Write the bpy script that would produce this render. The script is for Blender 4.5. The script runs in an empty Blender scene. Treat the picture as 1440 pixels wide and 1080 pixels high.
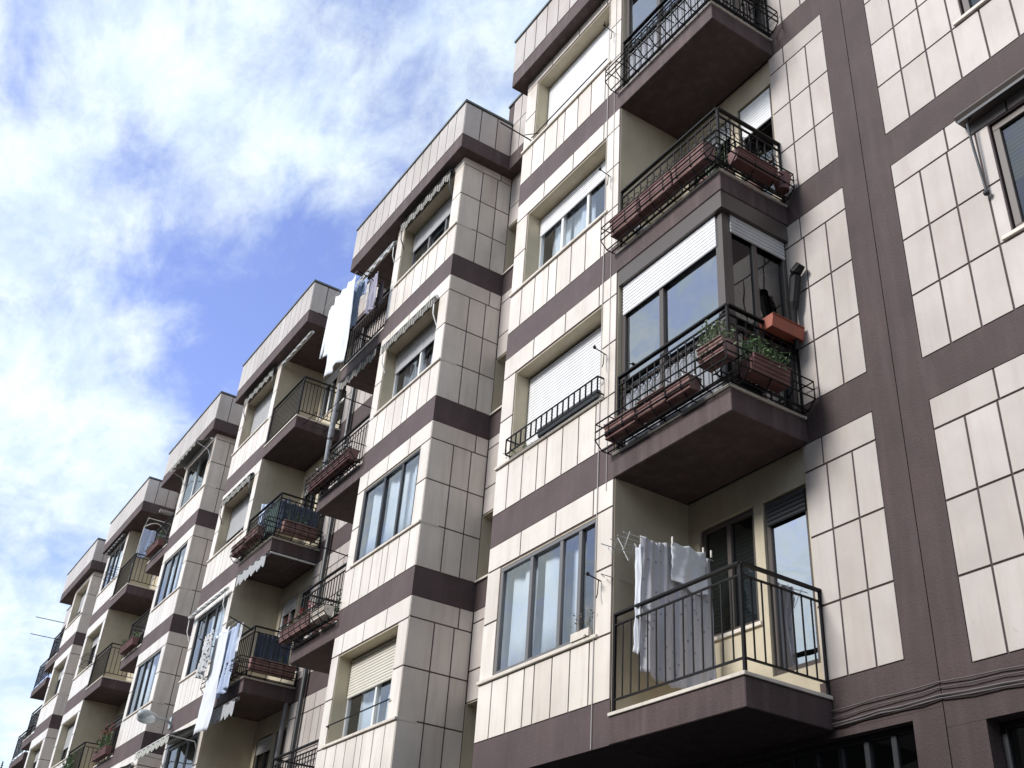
import bpy, bmesh, math, random
from mathutils import Vector, Matrix, noise as mnoise
R_ = math.radians
random.seed(7)
sc = bpy.context.scene
# ------------------------------------------------------------------ camera
F, YAW, PITCH, ROLL = 1510.27, R_(59.4216), R_(32.0419), R_(4.4549)
cd = bpy.data.cameras.new('camera'); cam = bpy.data.objects.new('camera', cd); sc.collection.objects.link(cam)
fwd = Vector((-math.sin(YAW)*math.cos(PITCH), math.cos(YAW)*math.cos(PITCH), math.sin(PITCH)))
rgt = Vector((math.cos(YAW), math.sin(YAW), 0)); upv = rgt.cross(fwd)
c_, s_ = math.cos(ROLL), math.sin(ROLL)
r2 = c_*rgt + s_*upv; u2 = -s_*rgt + c_*upv
M4 = Matrix((r2, u2, -fwd)).transposed().to_4x4(); M4.translation = Vector((5.693, -7.346, -3.009))
cam.matrix_world = M4
cd.sensor_width = 36; cd.lens = F/1440*36; cd.clip_end = 2000; cd.clip_start = .05
sc.camera = cam
# ------------------------------------------------------------------ sky and sun
SUN_AZ, SUN_EL = 6, 33            # degrees left of the facade's normal; elevation
sv = Vector((-math.sin(R_(SUN_AZ))*math.cos(R_(SUN_EL)), -math.cos(R_(SUN_AZ))*math.cos(R_(SUN_EL)), math.sin(R_(SUN_EL))))
sl = bpy.data.lights.new('sun', 'SUN'); sl.energy = 3.75; sl.angle = R_(16); sl.color = (1, .98, .955)
so = bpy.data.objects.new('sun', sl); sc.collection.objects.link(so)
so.rotation_euler = sv.to_track_quat('Z', 'Y').to_euler(); so.location = (0, -30, 40)
world = bpy.data.worlds.new('World'); sc.world = world; world.use_nodes = True
nt = world.node_tree; nt.nodes.clear()
def N(t, **k):
    n = nt.nodes.new(t)
    for a, b in k.items(): setattr(n, a, b)
    return n
def MATH(op, a, b=None, c=None, clamp=False):
    n = N('ShaderNodeMath', operation=op, use_clamp=clamp)
    for i, v in enumerate((a, b, c)):
        if v is None: continue
        if isinstance(v, (int, float)): n.inputs[i].default_value = v
        else: nt.links.new(v, n.inputs[i])
    return n.outputs[0]
def pixdir(u, v):
    d = r2*((u-720)/F) + u2*(-(v-540)/F) + fwd
    return d.normalized()
tc = N('ShaderNodeTexCoord')
nrm = N('ShaderNodeVectorMath', operation='NORMALIZE'); nt.links.new(tc.outputs['Generated'], nrm.inputs[0])
D = nrm.outputs[0]
sep = N('ShaderNodeSeparateXYZ'); nt.links.new(D, sep.inputs[0])
zz = MATH('MAXIMUM', MATH('ADD', sep.outputs[2], .22), .05)
comb = N('ShaderNodeCombineXYZ')
nt.links.new(MATH('DIVIDE', sep.outputs[0], zz), comb.inputs[0]); nt.links.new(MATH('DIVIDE', sep.outputs[1], zz), comb.inputs[1])
mp = N('ShaderNodeMapping'); nt.links.new(comb.outputs[0], mp.inputs[0]); mp.inputs['Rotation'].default_value = (0, 0, R_(25)); mp.inputs['Scale'].default_value = (1.0, 1.5, 1)
def noise(vec, scale, detail, rough, dist):
    n = N('ShaderNodeTexNoise'); n.inputs['Scale'].default_value = scale; n.inputs['Detail'].default_value = detail
    n.inputs['Roughness'].default_value = rough; n.inputs['Distortion'].default_value = dist
    nt.links.new(vec, n.inputs['Vector']); return n.outputs[0]
n1 = noise(mp.outputs[0], 2.6, 9, .60, .25)
n2 = noise(mp.outputs[0], 8.5, 8, .62, .3)
n5 = noise(mp.outputs[0], 24, 7, .7, .6)
mask = None
for (u, v, w, a) in [(350, 440, .0040, .33), (480, 370, .0034, .31), (250, 430, .0016, .16), (195, 225, .0007, .32), (270, 310, .0014, .18), (310, 560, .0010, .30), (560, 300, .003, .20),
                     (620, 90, .006, .20), (30, 130, .0010, .16), (20, 745, .0010, .24), (110, 790, .0006, .16), (60, 950, .0020, .16), (60, 300, .0016, -.12), (425, 225, .0016, -.22), (110, 620, .003, -.14), (250, 90, .003, -.08)]:
    d = pixdir(u, v)
    vm = N('ShaderNodeVectorMath', operation='DOT_PRODUCT'); nt.links.new(D, vm.inputs[0]); vm.inputs[1].default_value = d
    g = MATH('MULTIPLY', MATH('EXPONENT', MATH('DIVIDE', MATH('SUBTRACT', vm.outputs['Value'], 1.0), w)), a)
    mask = g if mask is None else MATH('ADD', mask, g)
cl = MATH('ADD', MATH('MULTIPLY', n1, .85), MATH('ADD', MATH('MULTIPLY', n2, .85), MATH('MULTIPLY', n5, .25)))
vm = N('ShaderNodeVectorMath', operation='DOT_PRODUCT'); nt.links.new(D, vm.inputs[0]); vm.inputs[1].default_value = (.93, -.1, .35)
mask = MATH('ADD', mask, MATH('MULTIPLY', MATH('EXPONENT', MATH('DIVIDE', MATH('SUBTRACT', vm.outputs['Value'], 1.0), .35)), .05))
cl = MATH('SUBTRACT', cl, mask)
mr = N('ShaderNodeMapRange', interpolation_type='SMOOTHSTEP'); nt.links.new(cl, mr.inputs[0])
mr.inputs[1].default_value = .50; mr.inputs[2].default_value = 1.12
sky = N('ShaderNodeTexSky', sky_type='NISHITA'); sky.sun_disc = False; sky.sun_elevation = R_(SUN_EL)
sky.sun_rotation = math.atan2(sv.x, sv.y); sky.air_density = 1.0; sky.dust_density = .6; sky.ozone_density = 2.0
tint = N('ShaderNodeMix', data_type='RGBA', blend_type='MULTIPLY'); tint.inputs[0].default_value = 1
nt.links.new(sky.outputs[0], tint.inputs[6]); tint.inputs[7].default_value = (1.85, 1.58, 1.95, 1)
mx = N('ShaderNodeMix', data_type='RGBA'); nt.links.new(mr.outputs[0], mx.inputs[0])
nt.links.new(tint.outputs[2], mx.inputs[6])
n3 = noise(mp.outputs[0], 5.0, 9, .66, .4)
cr = N('ShaderNodeMapRange', interpolation_type='SMOOTHSTEP'); nt.links.new(n3, cr.inputs[0]); cr.inputs[1].default_value = .36; cr.inputs[2].default_value = .62
cc = N('ShaderNodeMix', data_type='RGBA'); nt.links.new(cr.outputs[0], cc.inputs[0]); cc.inputs[6].default_value = (4.5, 5.45, 6.6, 1); cc.inputs[7].default_value = (6.0, 6.7, 6.8, 1)
nt.links.new(cc.outputs[2], mx.inputs[7])
bg = N('ShaderNodeBackground'); nt.links.new(mx.outputs[2], bg.inputs[0]); bg.inputs[1].default_value = .15
wo = N('ShaderNodeOutputWorld'); nt.links.new(bg.outputs[0], wo.inputs[0])
sc.view_settings.view_transform = 'Standard'; sc.view_settings.look = 'None'; sc.view_settings.exposure = .16; sc.view_settings.gamma = 1
sc.render.engine = 'CYCLES'; sc.cycles.max_bounces = 8; sc.cycles.transparent_max_bounces = 12

# ------------------------------------------------------------------ materials
def mat(name, col, rough=.6, var=0, nscale=3, island=0, metallic=0, bump=0, streak=0, streakcol=(.2, .17, .15), spec=None, bscale=60, trans=0, dirt=None):
    m = bpy.data.materials.new(name); m.use_nodes = True
    t = m.node_tree; b = t.nodes['Principled BSDF']
    b.inputs['Base Color'].default_value = (*col, 1); b.inputs['Roughness'].default_value = rough; b.inputs['Metallic'].default_value = metallic
    if spec is not None: b.inputs['Specular IOR Level'].default_value = spec
    if var or island or streak or bump or dirt:
        co = t.nodes.new('ShaderNodeTexCoord'); cur = None
        def mixn(fac, a, bcol, bt='MIX'):
            x = t.nodes.new('ShaderNodeMix'); x.data_type = 'RGBA'; x.blend_type = bt
            if hasattr(fac, 'links') or not isinstance(fac, (int, float)): t.links.new(fac, x.inputs[0])
            else: x.inputs[0].default_value = fac
            if isinstance(a, tuple): x.inputs[6].default_value = (*a, 1)
            else: t.links.new(a, x.inputs[6])
            if isinstance(bcol, tuple): x.inputs[7].default_value = (*bcol, 1)
            else: t.links.new(bcol, x.inputs[7])
            return x.outputs[2]
        def mrange(o, a, bb, c, d):
            r = t.nodes.new('ShaderNodeMapRange'); t.links.new(o, r.inputs[0])
            for i, v in enumerate((a, bb, c, d)): r.inputs[i+1].default_value = v
            return r.outputs[0]
        def nz(scale, detail=5, sx=(1, 1, 1)):
            q = t.nodes.new('ShaderNodeMapping'); t.links.new(co.outputs['Object'], q.inputs[0]); q.inputs['Scale'].default_value = sx
            n = t.nodes.new('ShaderNodeTexNoise'); n.inputs['Scale'].default_value = scale; n.inputs['Detail'].default_value = detail; n.inputs['Roughness'].default_value = .6
            t.links.new(q.outputs[0], n.inputs['Vector']); return n.outputs[0]
        cur = col
        if var:
            cur = mixn(mrange(nz(nscale), .3, .7, 0, 1), tuple(c*(1-var) for c in col), tuple(min(1, c*(1+var*.6)) for c in col))
        if island:
            g = t.nodes.new('ShaderNodeNewGeometry')
            cur = mixn(1.0, cur, mixn(g.outputs['Random Per Island'], (1-island, 1-island*1.15, 1-island*1.25), (1, 1, 1)), 'MULTIPLY')
        if streak:
            cur = mixn(mrange(nz(2.2, 6, (3.5, 3.5, .35)), .47, .70, 0, streak), cur, streakcol)
        if dirt:
            cur = mixn(mrange(nz(9, 8), .66, .72, 0, dirt), cur, streakcol)
        if not isinstance(cur, tuple): t.links.new(cur, b.inputs['Base Color'])
        if bump:
            bp = t.nodes.new('ShaderNodeBump'); bp.inputs['Strength'].default_value = bump; bp.inputs['Distance'].default_value = .02
            t.links.new(nz(bscale, 3), bp.inputs['Height']); t.links.new(bp.outputs[0], b.inputs['Normal'])
    if trans:
        b.inputs['Transmission Weight'].default_value = 0
        tr = t.nodes.new('ShaderNodeBsdfTranslucent'); ms = t.nodes.new('ShaderNodeMixShader'); ms.inputs[0].default_value = trans
        tr.inputs[0].default_value = (*[min(1, c*1.1) for c in col], 1)
        o = t.nodes['Material Output']; t.links.new(b.outputs[0], ms.inputs[1]); t.links.new(tr.outputs[0], ms.inputs[2]); t.links.new(ms.outputs[0], o.inputs[0])
    return m
def stripes(name, a, bcol, scale, axis='X'):
    m = mat(name, a, .8); t = m.node_tree
    co = t.nodes.new('ShaderNodeTexCoord'); w = t.nodes.new('ShaderNodeTexWave'); w.bands_direction = axis; w.inputs['Scale'].default_value = scale
    t.links.new(co.outputs['Object'], w.inputs['Vector'])
    r = t.nodes.new('ShaderNodeValToRGB'); r.color_ramp.interpolation = 'CONSTANT'; r.color_ramp.elements[0].color = (*a, 1); r.color_ramp.elements[1].color = (*bcol, 1); r.color_ramp.elements[1].position = .5
    t.links.new(w.outputs['Fac'], r.inputs[0]); t.links.new(r.outputs[0], t.nodes['Principled BSDF'].inputs['Base Color'])
    return m
def spotted(name, a, bcol, scale, thr):
    m = mat(name, a, .85); t = m.node_tree
    co = t.nodes.new('ShaderNodeTexCoord'); w = t.nodes.new('ShaderNodeTexVoronoi'); w.inputs['Scale'].default_value = scale
    t.links.new(co.outputs['Object'], w.inputs['Vector'])
    r = t.nodes.new('ShaderNodeValToRGB'); r.color_ramp.elements[0].color = (*bcol, 1); r.color_ramp.elements[1].color = (*a, 1); r.color_ramp.elements[0].position = thr; r.color_ramp.elements[1].position = thr+.08
    t.links.new(w.outputs['Distance'], r.inputs[0]); t.links.new(r.outputs[0], t.nodes['Principled BSDF'].inputs['Base Color'])
    return m
def glass(name, tint, ior):
    m = bpy.data.materials.new(name); m.use_nodes = True; t = m.node_tree; t.nodes.remove(t.nodes['Principled BSDF'])
    fr = t.nodes.new('ShaderNodeFresnel'); fr.inputs[0].default_value = ior
    tr = t.nodes.new('ShaderNodeBsdfTransparent'); tr.inputs[0].default_value = (*tint, 1)
    gl = t.nodes.new('ShaderNodeBsdfGlossy'); gl.inputs['Roughness'].default_value = .015; gl.inputs[0].default_value = (.93, .95, .97, 1)
    co = t.nodes.new('ShaderNodeTexCoord'); nz = t.nodes.new('ShaderNodeTexNoise'); nz.inputs['Scale'].default_value = 1.6; nz.inputs['Detail'].default_value = 1
    bp = t.nodes.new('ShaderNodeBump'); bp.inputs['Strength'].default_value = .10; bp.inputs['Distance'].default_value = .12
    t.links.new(co.outputs['Object'], nz.inputs['Vector']); t.links.new(nz.outputs[0], bp.inputs['Height']); t.links.new(bp.outputs[0], gl.inputs['Normal'])
    ms = t.nodes.new('ShaderNodeMixShader'); ge = t.nodes.new('ShaderNodeNewGeometry'); iv = t.nodes.new('ShaderNodeMath'); iv.operation = 'SUBTRACT'; iv.inputs[0].default_value = 1; t.links.new(ge.outputs['Backfacing'], iv.inputs[1])
    mu = t.nodes.new('ShaderNodeMath'); mu.operation = 'MULTIPLY'; t.links.new(fr.outputs[0], mu.inputs[0]); t.links.new(iv.outputs[0], mu.inputs[1])
    t.links.new(mu.outputs[0], ms.inputs[0]); t.links.new(tr.outputs[0], ms.inputs[1]); t.links.new(gl.outputs[0], ms.inputs[2])
    t.links.new(ms.outputs[0], t.nodes['Material Output'].inputs[0]); return m
MT = dict(
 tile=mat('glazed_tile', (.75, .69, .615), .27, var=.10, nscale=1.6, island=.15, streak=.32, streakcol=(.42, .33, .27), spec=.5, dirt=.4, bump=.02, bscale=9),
 flat_tile=mat('darker_tile', (.50, .453, .418), .36, var=.14, nscale=1.3, island=.14, streak=.38, streakcol=(.37, .29, .24), spec=.4, dirt=.45, bump=.02, bscale=9),  # darker tile tone for recessed walls, stair walls, parapets and the right block
 brown=mat('brown_paint', (.060, .038, .037), .78, var=.24, nscale=1.7, dirt=.3, streak=.25, streakcol=(.115, .085, .085), bump=.25, bscale=45),
 bayband=mat('lighter_brown_paint', (.088, .060, .060), .78, var=.24, nscale=1.7, dirt=.3, streak=.25, streakcol=(.135, .10, .10), bump=.25, bscale=45),  # lighter brown for the bay walls and their bands
 slab=mat('balcony_paint', (.072, .046, .045), .78, var=.30, nscale=1.5, dirt=.25, streak=.35, streakcol=(.16, .12, .12), bump=.25, bscale=45),
 yellow=mat('cream_render', (.49, .43, .315), .85, var=.14, nscale=2, streak=.3, streakcol=(.36, .29, .19), bump=.2, bscale=70),
 stone=mat('sill_stone', (.66, .60, .52), .6, var=.12, nscale=6, streak=.4, streakcol=(.38, .32, .27)),
 coping=mat('lead_coping', (.10, .115, .12), .5, var=.2),
 iron=mat('painted_iron', (.012, .011, .012), .6, var=.2, nscale=8, spec=.18),
 bronze=mat('bronze_frame', (.085, .07, .062), .4, metallic=.2),
 darkframe=mat('dark_frame', (.03, .032, .035), .4),
 white=mat('white_frame', (.72, .72, .70), .4),
 greyframe=mat('grey_frame', (.15, .145, .145), .4),
 shutter=mat('shutter_slats', (.82, .82, .82), .5, var=.05, streak=.12, streakcol=(.5, .46, .4)),
 cream_shutter=mat('cream_shutter', (.66, .63, .55), .55, var=.05),
 grey_shutter=mat('grey_shutter', (.46, .46, .46), .55, var=.06),
 curtain=mat('net_curtain', (.86, .87, .88), .9, trans=.3),
 greycurtain=mat('grey_curtain', (.34, .35, .38), .9, trans=.2),
 glass=glass('window_glass', (.90, .93, .95), 2.6),
 darkglass=glass('dark_glass', (.45, .49, .50), 2.0),
 mirror=glass('reflective_glass', (.40, .42, .46), 4.6),
 skyglass=glass('bright_door_glass', (.35, .40, .44), 7.0),
 dim_slats=mat('dim_slats', (.20, .215, .20), .6),
 room=mat('room_plaster', (.30, .28, .25), .9),
 terracotta=mat('terracotta', (.195, .105, .093), .8, var=.35, nscale=8, streak=.55, streakcol=(.34, .22, .20)),
 orangepot=mat('orange_plastic', (.27, .07, .04), .6, var=.2),
 darkpot=mat('dark_plastic_trough', (.14, .06, .055), .6, var=.2),
 leaf=mat('leaf_green', (.075, .135, .05), .55, island=.5, trans=.2),
 leafpale=mat('leaf_pale', (.15, .20, .11), .6, island=.5, trans=.2),
 dryleaf=mat('dry_stems', (.23, .20, .15), .8, island=.5),
 redflower=mat('red_petals', (.42, .05, .06), .6, island=.4),
 whiteflower=mat('white_petals', (.75, .73, .72), .6),
 soil=mat('soil', (.05, .04, .03), .95),
 cloth_white=mat('white_cotton', (.80, .82, .86), .9, trans=.22),
 cloth_blue=mat('pale_blue_cotton', (.52, .60, .76), .9, trans=.2),
 cloth_denim=mat('grey_blue_denim', (.17, .22, .31), .9, var=.15, nscale=9),
 cloth_lilac=mat('grey_lilac_cloth', (.40, .38, .46), .9, trans=.15),
 cloth_dark=mat('dark_cloth', (.075, .065, .075), .9),
 cloth_navy=mat('navy_cloth', (.06, .075, .11), .9),
 cloth_spot=spotted('flower_print_cotton', (.44, .43, .46), (.24, .23, .30), 13, .14),
 cloth_pattern=spotted('black_white_print', (.58, .58, .58), (.11, .12, .12), 16, .30),
 cloth_green=mat('green_netting', (.035, .075, .065), .8, var=.15, nscale=9),
 awning_stripe=stripes('striped_canvas', (.62, .60, .55), (.10, .13, .11), 5.0),
 awning_dark=stripes('dark_striped_canvas', (.30, .28, .25), (.035, .04, .035), 5.0),
 awning_pale=stripes('pale_striped_canvas', (.50, .50, .50), (.16, .17, .18), 6.5),
 reed=mat('grey_reed', (.28, .29, .31), .8, var=.3, nscale=12),
 wire=mat('white_wire', (.60, .60, .58), .4),
 peg=mat('clothes_peg', (.65, .60, .55), .5),
 cable=mat('cable_rubber', (.10, .085, .085), .6),
 palecable=mat('pale_cable', (.42, .39, .37), .6),
 oppwall=mat('grey_render', (.13, .12, .11), .9, var=.15),
 asphalt=mat('asphalt', (.036, .036, .04), .85, var=.2, nscale=1.2, bump=.3, bscale=90),
 paving=mat('concrete_paving', (.075, .072, .07), .85, var=.15, nscale=1.5, island=.15),
 kerb=mat('kerb_stone', (.30, .29, .27), .8, var=.12),
 paint=mat('road_paint', (.75, .75, .73), .7, var=.1),
 lampglass=mat('lamp_bowl', (.62, .65, .68), .15),
 lampgrey=mat('lamp_housing', (.36, .38, .40), .4),
 bark=mat('bark', (.08, .06, .045), .9),
 needle=mat('needles', (.03, .05, .03), .8, island=.4),
)
# ------------------------------------------------------------------ mesh builder
BASE = {}
class MB:
    def __init__(s): s.v = []; s.f = []
    def add(s, vs, fs):
        o = len(s.v); s.v += [tuple(p) for p in vs]; s.f += [tuple(i+o for i in q) for q in fs]
    def box(s, x0, x1, y0, y1, z0, z1):
        if x0 > x1: x0, x1 = x1, x0
        if y0 > y1: y0, y1 = y1, y0
        if z0 > z1: z0, z1 = z1, z0
        s.add([(x0,y0,z0),(x1,y0,z0),(x1,y1,z0),(x0,y1,z0),(x0,y0,z1),(x1,y0,z1),(x1,y1,z1),(x0,y1,z1)],
              [(3,2,1,0),(4,5,6,7),(0,1,5,4),(1,2,6,5),(2,3,7,6),(3,0,4,7)])
    def tube(s, pts, r, n=8, cap=True):
        pts = [Vector(p) for p in pts]; rings = []
        rs = r if isinstance(r, (list, tuple)) else [r]*len(pts)
        ref = Vector((.3, .2, .93)).normalized()
        for i, p in enumerate(pts):
            d = (pts[min(i+1, len(pts)-1)] - pts[max(i-1, 0)]).normalized()
            a = d.cross(ref)
            if a.length < .05: a = d.cross(Vector((1, 0, 0)))
            a.normalize(); b = d.cross(a)
            rings.append([p + (a*math.cos(k*2*math.pi/n+.4) + b*math.sin(k*2*math.pi/n+.4))*rs[i] for k in range(n)])
        vs = [q for rr in rings for q in rr]; fs = []
        for i in range(len(pts)-1):
            for k in range(n): fs.append((i*n+k, i*n+(k+1) % n, (i+1)*n+(k+1) % n, (i+1)*n+k))
        if cap: fs += [tuple(range(n))[::-1], tuple(range((len(pts)-1)*n, len(pts)*n))]
        s.add(vs, fs)
    def prism(s, prof, p0, ex, ey, ez, L):
        """profile points (a,b) in the (ey,ez) plane, swept L along ex"""
        p0, ex, ey, ez = map(Vector, (p0, ex, ey, ez)); n = len(prof)
        A = [p0 + ey*a + ez*b for a, b in prof]; B = [q + ex*L for q in A]
        s.add(A+B, [(i, (i+1) % n, n+(i+1) % n, n+i) for i in range(n)] + [tuple(range(n))[::-1], tuple(range(n, 2*n))])
    def grid(s, fn, nu, nv):
        vs = [fn(i/nu, j/nv) for j in range(nv+1) for i in range(nu+1)]; w = nu+1
        s.add(vs, [(j*w+i, j*w+i+1, (j+1)*w+i+1, (j+1)*w+i) for j in range(nv) for i in range(nu)])
    def leaf(s, p, size, rnd):
        p = Vector(p); a = Vector((rnd.gauss(0, 1), rnd.gauss(0, 1), rnd.gauss(0, .7))).normalized()
        b = a.cross(Vector((rnd.gauss(0, 1), rnd.gauss(0, 1), rnd.gauss(0, 1)))).normalized()
        s.add([p-a*size, p+b*size*.45, p+a*size, p-b*size*.45], [(0, 1, 2, 3)])
    def ball(s, c, r, n=8, m=6, sq=(1, 1, 1)):
        c = Vector(c); vs = []
        for j in range(m+1):
            t = math.pi*j/m
            for i in range(n):
                q = 2*math.pi*i/n; vs.append((c.x+r*sq[0]*math.sin(t)*math.cos(q), c.y+r*sq[1]*math.sin(t)*math.sin(q), c.z+r*sq[2]*math.cos(t)))
        s.add(vs, [(j*n+i, (j+1)*n+i, (j+1)*n+(i+1) % n, j*n+(i+1) % n) for j in range(m) for i in range(n)])
    def build(s, name, m, parent=None, smooth=False, solid=0, bevel=0):
        base = BASE.get(parent.name, Vector((0, 0, 0))) if parent else Vector((0, 0, 0))
        me = bpy.data.meshes.new(name)
        me.from_pydata([Vector(p)-base for p in s.v], [], s.f); me.update()
        bm = bmesh.new(); bm.from_mesh(me); bmesh.ops.recalc_face_normals(bm, faces=bm.faces[:])
        bm.to_mesh(me); bm.free()
        me.materials.append(MT[m])
        if smooth: me.polygons.foreach_set('use_smooth', [True]*len(me.polygons))
        o = bpy.data.objects.new(name, me); sc.collection.objects.link(o)
        if parent: o.parent = parent; BASE[o.name] = base
        if solid: md = o.modifiers.new('thickness', 'SOLIDIFY'); md.thickness = solid; md.offset = 0
        if bevel: md = o.modifiers.new('edges', 'BEVEL'); md.width = bevel; md.segments = 1; md.limit_method = 'ANGLE'
        return o
def tag(o, label, cat, group=None, kind=None):
    if label: o['label'] = label
    if cat: o['category'] = cat
    if group: o['group'] = group
    if kind: o['kind'] = kind
    return o
def thing(name, label, cat, loc, group=None):
    o = bpy.data.objects.new(name, None); sc.collection.objects.link(o); o.location = loc; o.empty_display_size = .2
    BASE[o.name] = Vector(loc); return tag(o, label, cat, group)

H, HB, YF = 2.85, .436, -1.025
GROUND = -4.6
# ------------------------------------------------------------------ ground
m = MB(); m.box(-900, 900, -900, 900, GROUND-.5, GROUND-.12); tag(m.build('ground', 'asphalt'), None, None, kind='structure')
m = MB(); m.box(-400, 300, -9.2, -2.6, GROUND-.3, GROUND-.116); tag(m.build('road', 'asphalt'), None, None, kind='structure')
m = MB()
x = -60
while x < 20:
    for k in range(4): m.box(x+.006, x+.594, -2.4+k*.6+.006, -2.4+k*.6+.594, GROUND-.1, GROUND)
    x += .6
m.box(-60, 20, -2.4, .01, GROUND-.2, GROUND-.006)
tag(m.build('pavement', 'paving'), None, None, kind='structure')
m = MB()
for k in range(80): m.box(-60+k+.004, -59+k-.004, -2.58, -2.405, GROUND-.3, GROUND+.002)
tag(m.build('kerb', 'kerb'), None, None, kind='structure')
m = MB(); m.box(-60, 20, -9.2, -5.9, GROUND-.3, GROUND-.004); tag(m.build('far_pavement', 'paving'), None, None, kind='structure')

# ------------------------------------------------------------------ unseen row across the street, added behind the camera so its shade darkens the street
OPT = 6.9; PROTO = None
for i in range(6):
    xa, top = -66+i*16.0, OPT+(.0, -.5, .3, -.2, .1, .2)[i]
    op = thing('unseen_house', 'unseen plain grey house added across the street to shade it', 'house', (xa+8, -15, GROUND), 'unseen houses across the street')
    mb = MB(); mb.box(xa, xa+15.98, -24, -15.0, GROUND-.1, top); mb.build('wall', 'oppwall', op)
    mb = MB(); mb.box(xa-.008, xa+15.99, -24.1, -14.8, top+.004, top+.25); mb.build('roof', 'coping', op)
    for k in range(4):
        for j in range(5):
            if PROTO is None:
                mb = MB(); mb.box(xa+1, xa+2.3, -15.03, -14.985, GROUND+1, GROUND+2.5); PROTO = mb.build('window', 'darkframe', op)
            else:
                w_ = PROTO.copy(); sc.collection.objects.link(w_); w_.parent = op; w_.location = (j*3.0, 0, k*2.75)

# ------------------------------------------------------------------ building pieces
G_ = .0100
def tx(mb, y, x0, x1, z0, z1):            # a tile facing -Y whose face lies at y
    if x0 > x1: x0, x1 = x1, x0
    mb.box(x0+G_, x1-G_, y, y+.017, z0+G_, z1-G_)
def ty(mb, x, sgn, y0, y1, z0, z1):       # a tile facing +/-X whose face lies at x
    mb.box(x, x-sgn*.017, min(y0, y1)+G_, max(y0, y1)-G_, z0+G_, z1-G_)
def rows(f, cols, zs):
    for a, b in zip(cols, cols[1:]):
        for c, d in zip(zs, zs[1:]): f(a, b, c, d)
def window(b, x0, x1, z0, z1, y, frame='white', pane='glass', splits=(.5,), fw=.045, curtain=None, shutter=None, shut=0, depth=.06, name='window', sh_off=.012, box=0, along='x', xs=None, rail=0, gaps=None):
    """frame mesh (part) with pane, curtain and roller shutter below it; along='y' builds it on a plane x=xs facing +X"""
    if x0 > x1: x0, x1 = x1, x0; splits = tuple(1-q for q in splits)
    def BX(mb, u0, u1, d0, d1, c0, c1):      # d grows inwards
        if along == 'x': mb.box(u0, u1, y+d0, y+d1, c0, c1)
        else: mb.box(xs-d0, xs-d1, u0, u1, c0, c1)
    fr = MB()
    BX(fr, x0, x1, 0, depth, z0, z0+fw); BX(fr, x0, x1, 0, depth, z1-fw, z1)
    BX(fr, x0, x0+fw, 0, depth, z0+fw, z1-fw); BX(fr, x1-fw, x1, 0, depth, z0+fw, z1-fw)
    us = [x0+fw] + [x0+(x1-x0)*q for q in sorted(splits)] + [x1-fw]
    for q in us[1:-1]: BX(fr, q-fw*.6, q+fw*.6, .004, depth+.003, z0+fw, z1-fw)
    if rail: BX(fr, x0+fw, x1-fw, .006, depth+.001, z0+rail-.025, z0+rail+.025)
    w = fr.build(name, frame, b, bevel=.004)
    pn = MB()
    for a, c in zip(us, us[1:]): BX(pn, a+.002, c-.002, .028+.012*(us.index(a) % 2), .033+.012*(us.index(a) % 2), z0+fw-.01, z1-fw+.01)
    pn.build('pane', pane, w)
    if curtain:
        for (q0, q1, cm) in curtain:
            cu = MB(); n = max(10, int((q1-q0)*(x1-x0)*26)); ph = random.random()*6
            def fn(i, j):
                u = x0+(x1-x0)*(q0+(q1-q0)*i); d = .15+.03*math.sin(i*n*.55+ph)+.012*math.sin(i*n*1.3+j*2)
                return (u, y+d, z0+.03+(z1-z0-.06)*j) if along == 'x' else (xs-d, u, z0+.03+(z1-z0-.06)*j)
            cu.grid(fn, n, 3); cu.build('curtain', cm, w, smooth=True, solid=.003)
    if shut:
        sm = MB(); top = z1-fw*.5; bot = z1-(z1-z0)*shut; k = max(3, int((top-bot)/.045)); h = (top-bot)/k
        for i in range(k):
            za, zb = bot+i*h, bot+(i+1)*h
            o = sh_off
            if along == 'x':
                P = [(0, za), (-.009, za+h*.25), (-.009, zb-h*.3), (-.002, zb-.004), (.010, zb), (.010, za)]
                sm.prism([(p, q) for p, q in P], (x0+fw*.6, y-o, 0), (1, 0, 0), (0, 1, 0), (0, 0, 1), x1-x0-fw*1.2)
            else:
                P = [(0, za), (.009, za+h*.25), (.009, zb-h*.3), (.002, zb-.004), (-.010, zb), (-.010, za)]
                sm.prism(P, (xs+o, x0+fw*.6, 0), (0, 1, 0), (1, 0, 0), (0, 0, 1), x1-x0-fw*1.2)
        s_o = sm.build('roller_shutter', shutter or 'shutter', w)
    return w
def apartment(label):
    return thing('apartment_building', label, 'apartment building', (-20 if 'long' in label else 4, 0, GROUND))
main = apartment('long five storey apartment block of cream tiles and brown bands with stepped bays')
tile2 = MB(); brown, tile, yel, stone, soff, cope, room = MB(), MB(), MB(), MB(), MB(), MB(), MB()
def lam(k): return k*H

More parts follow.
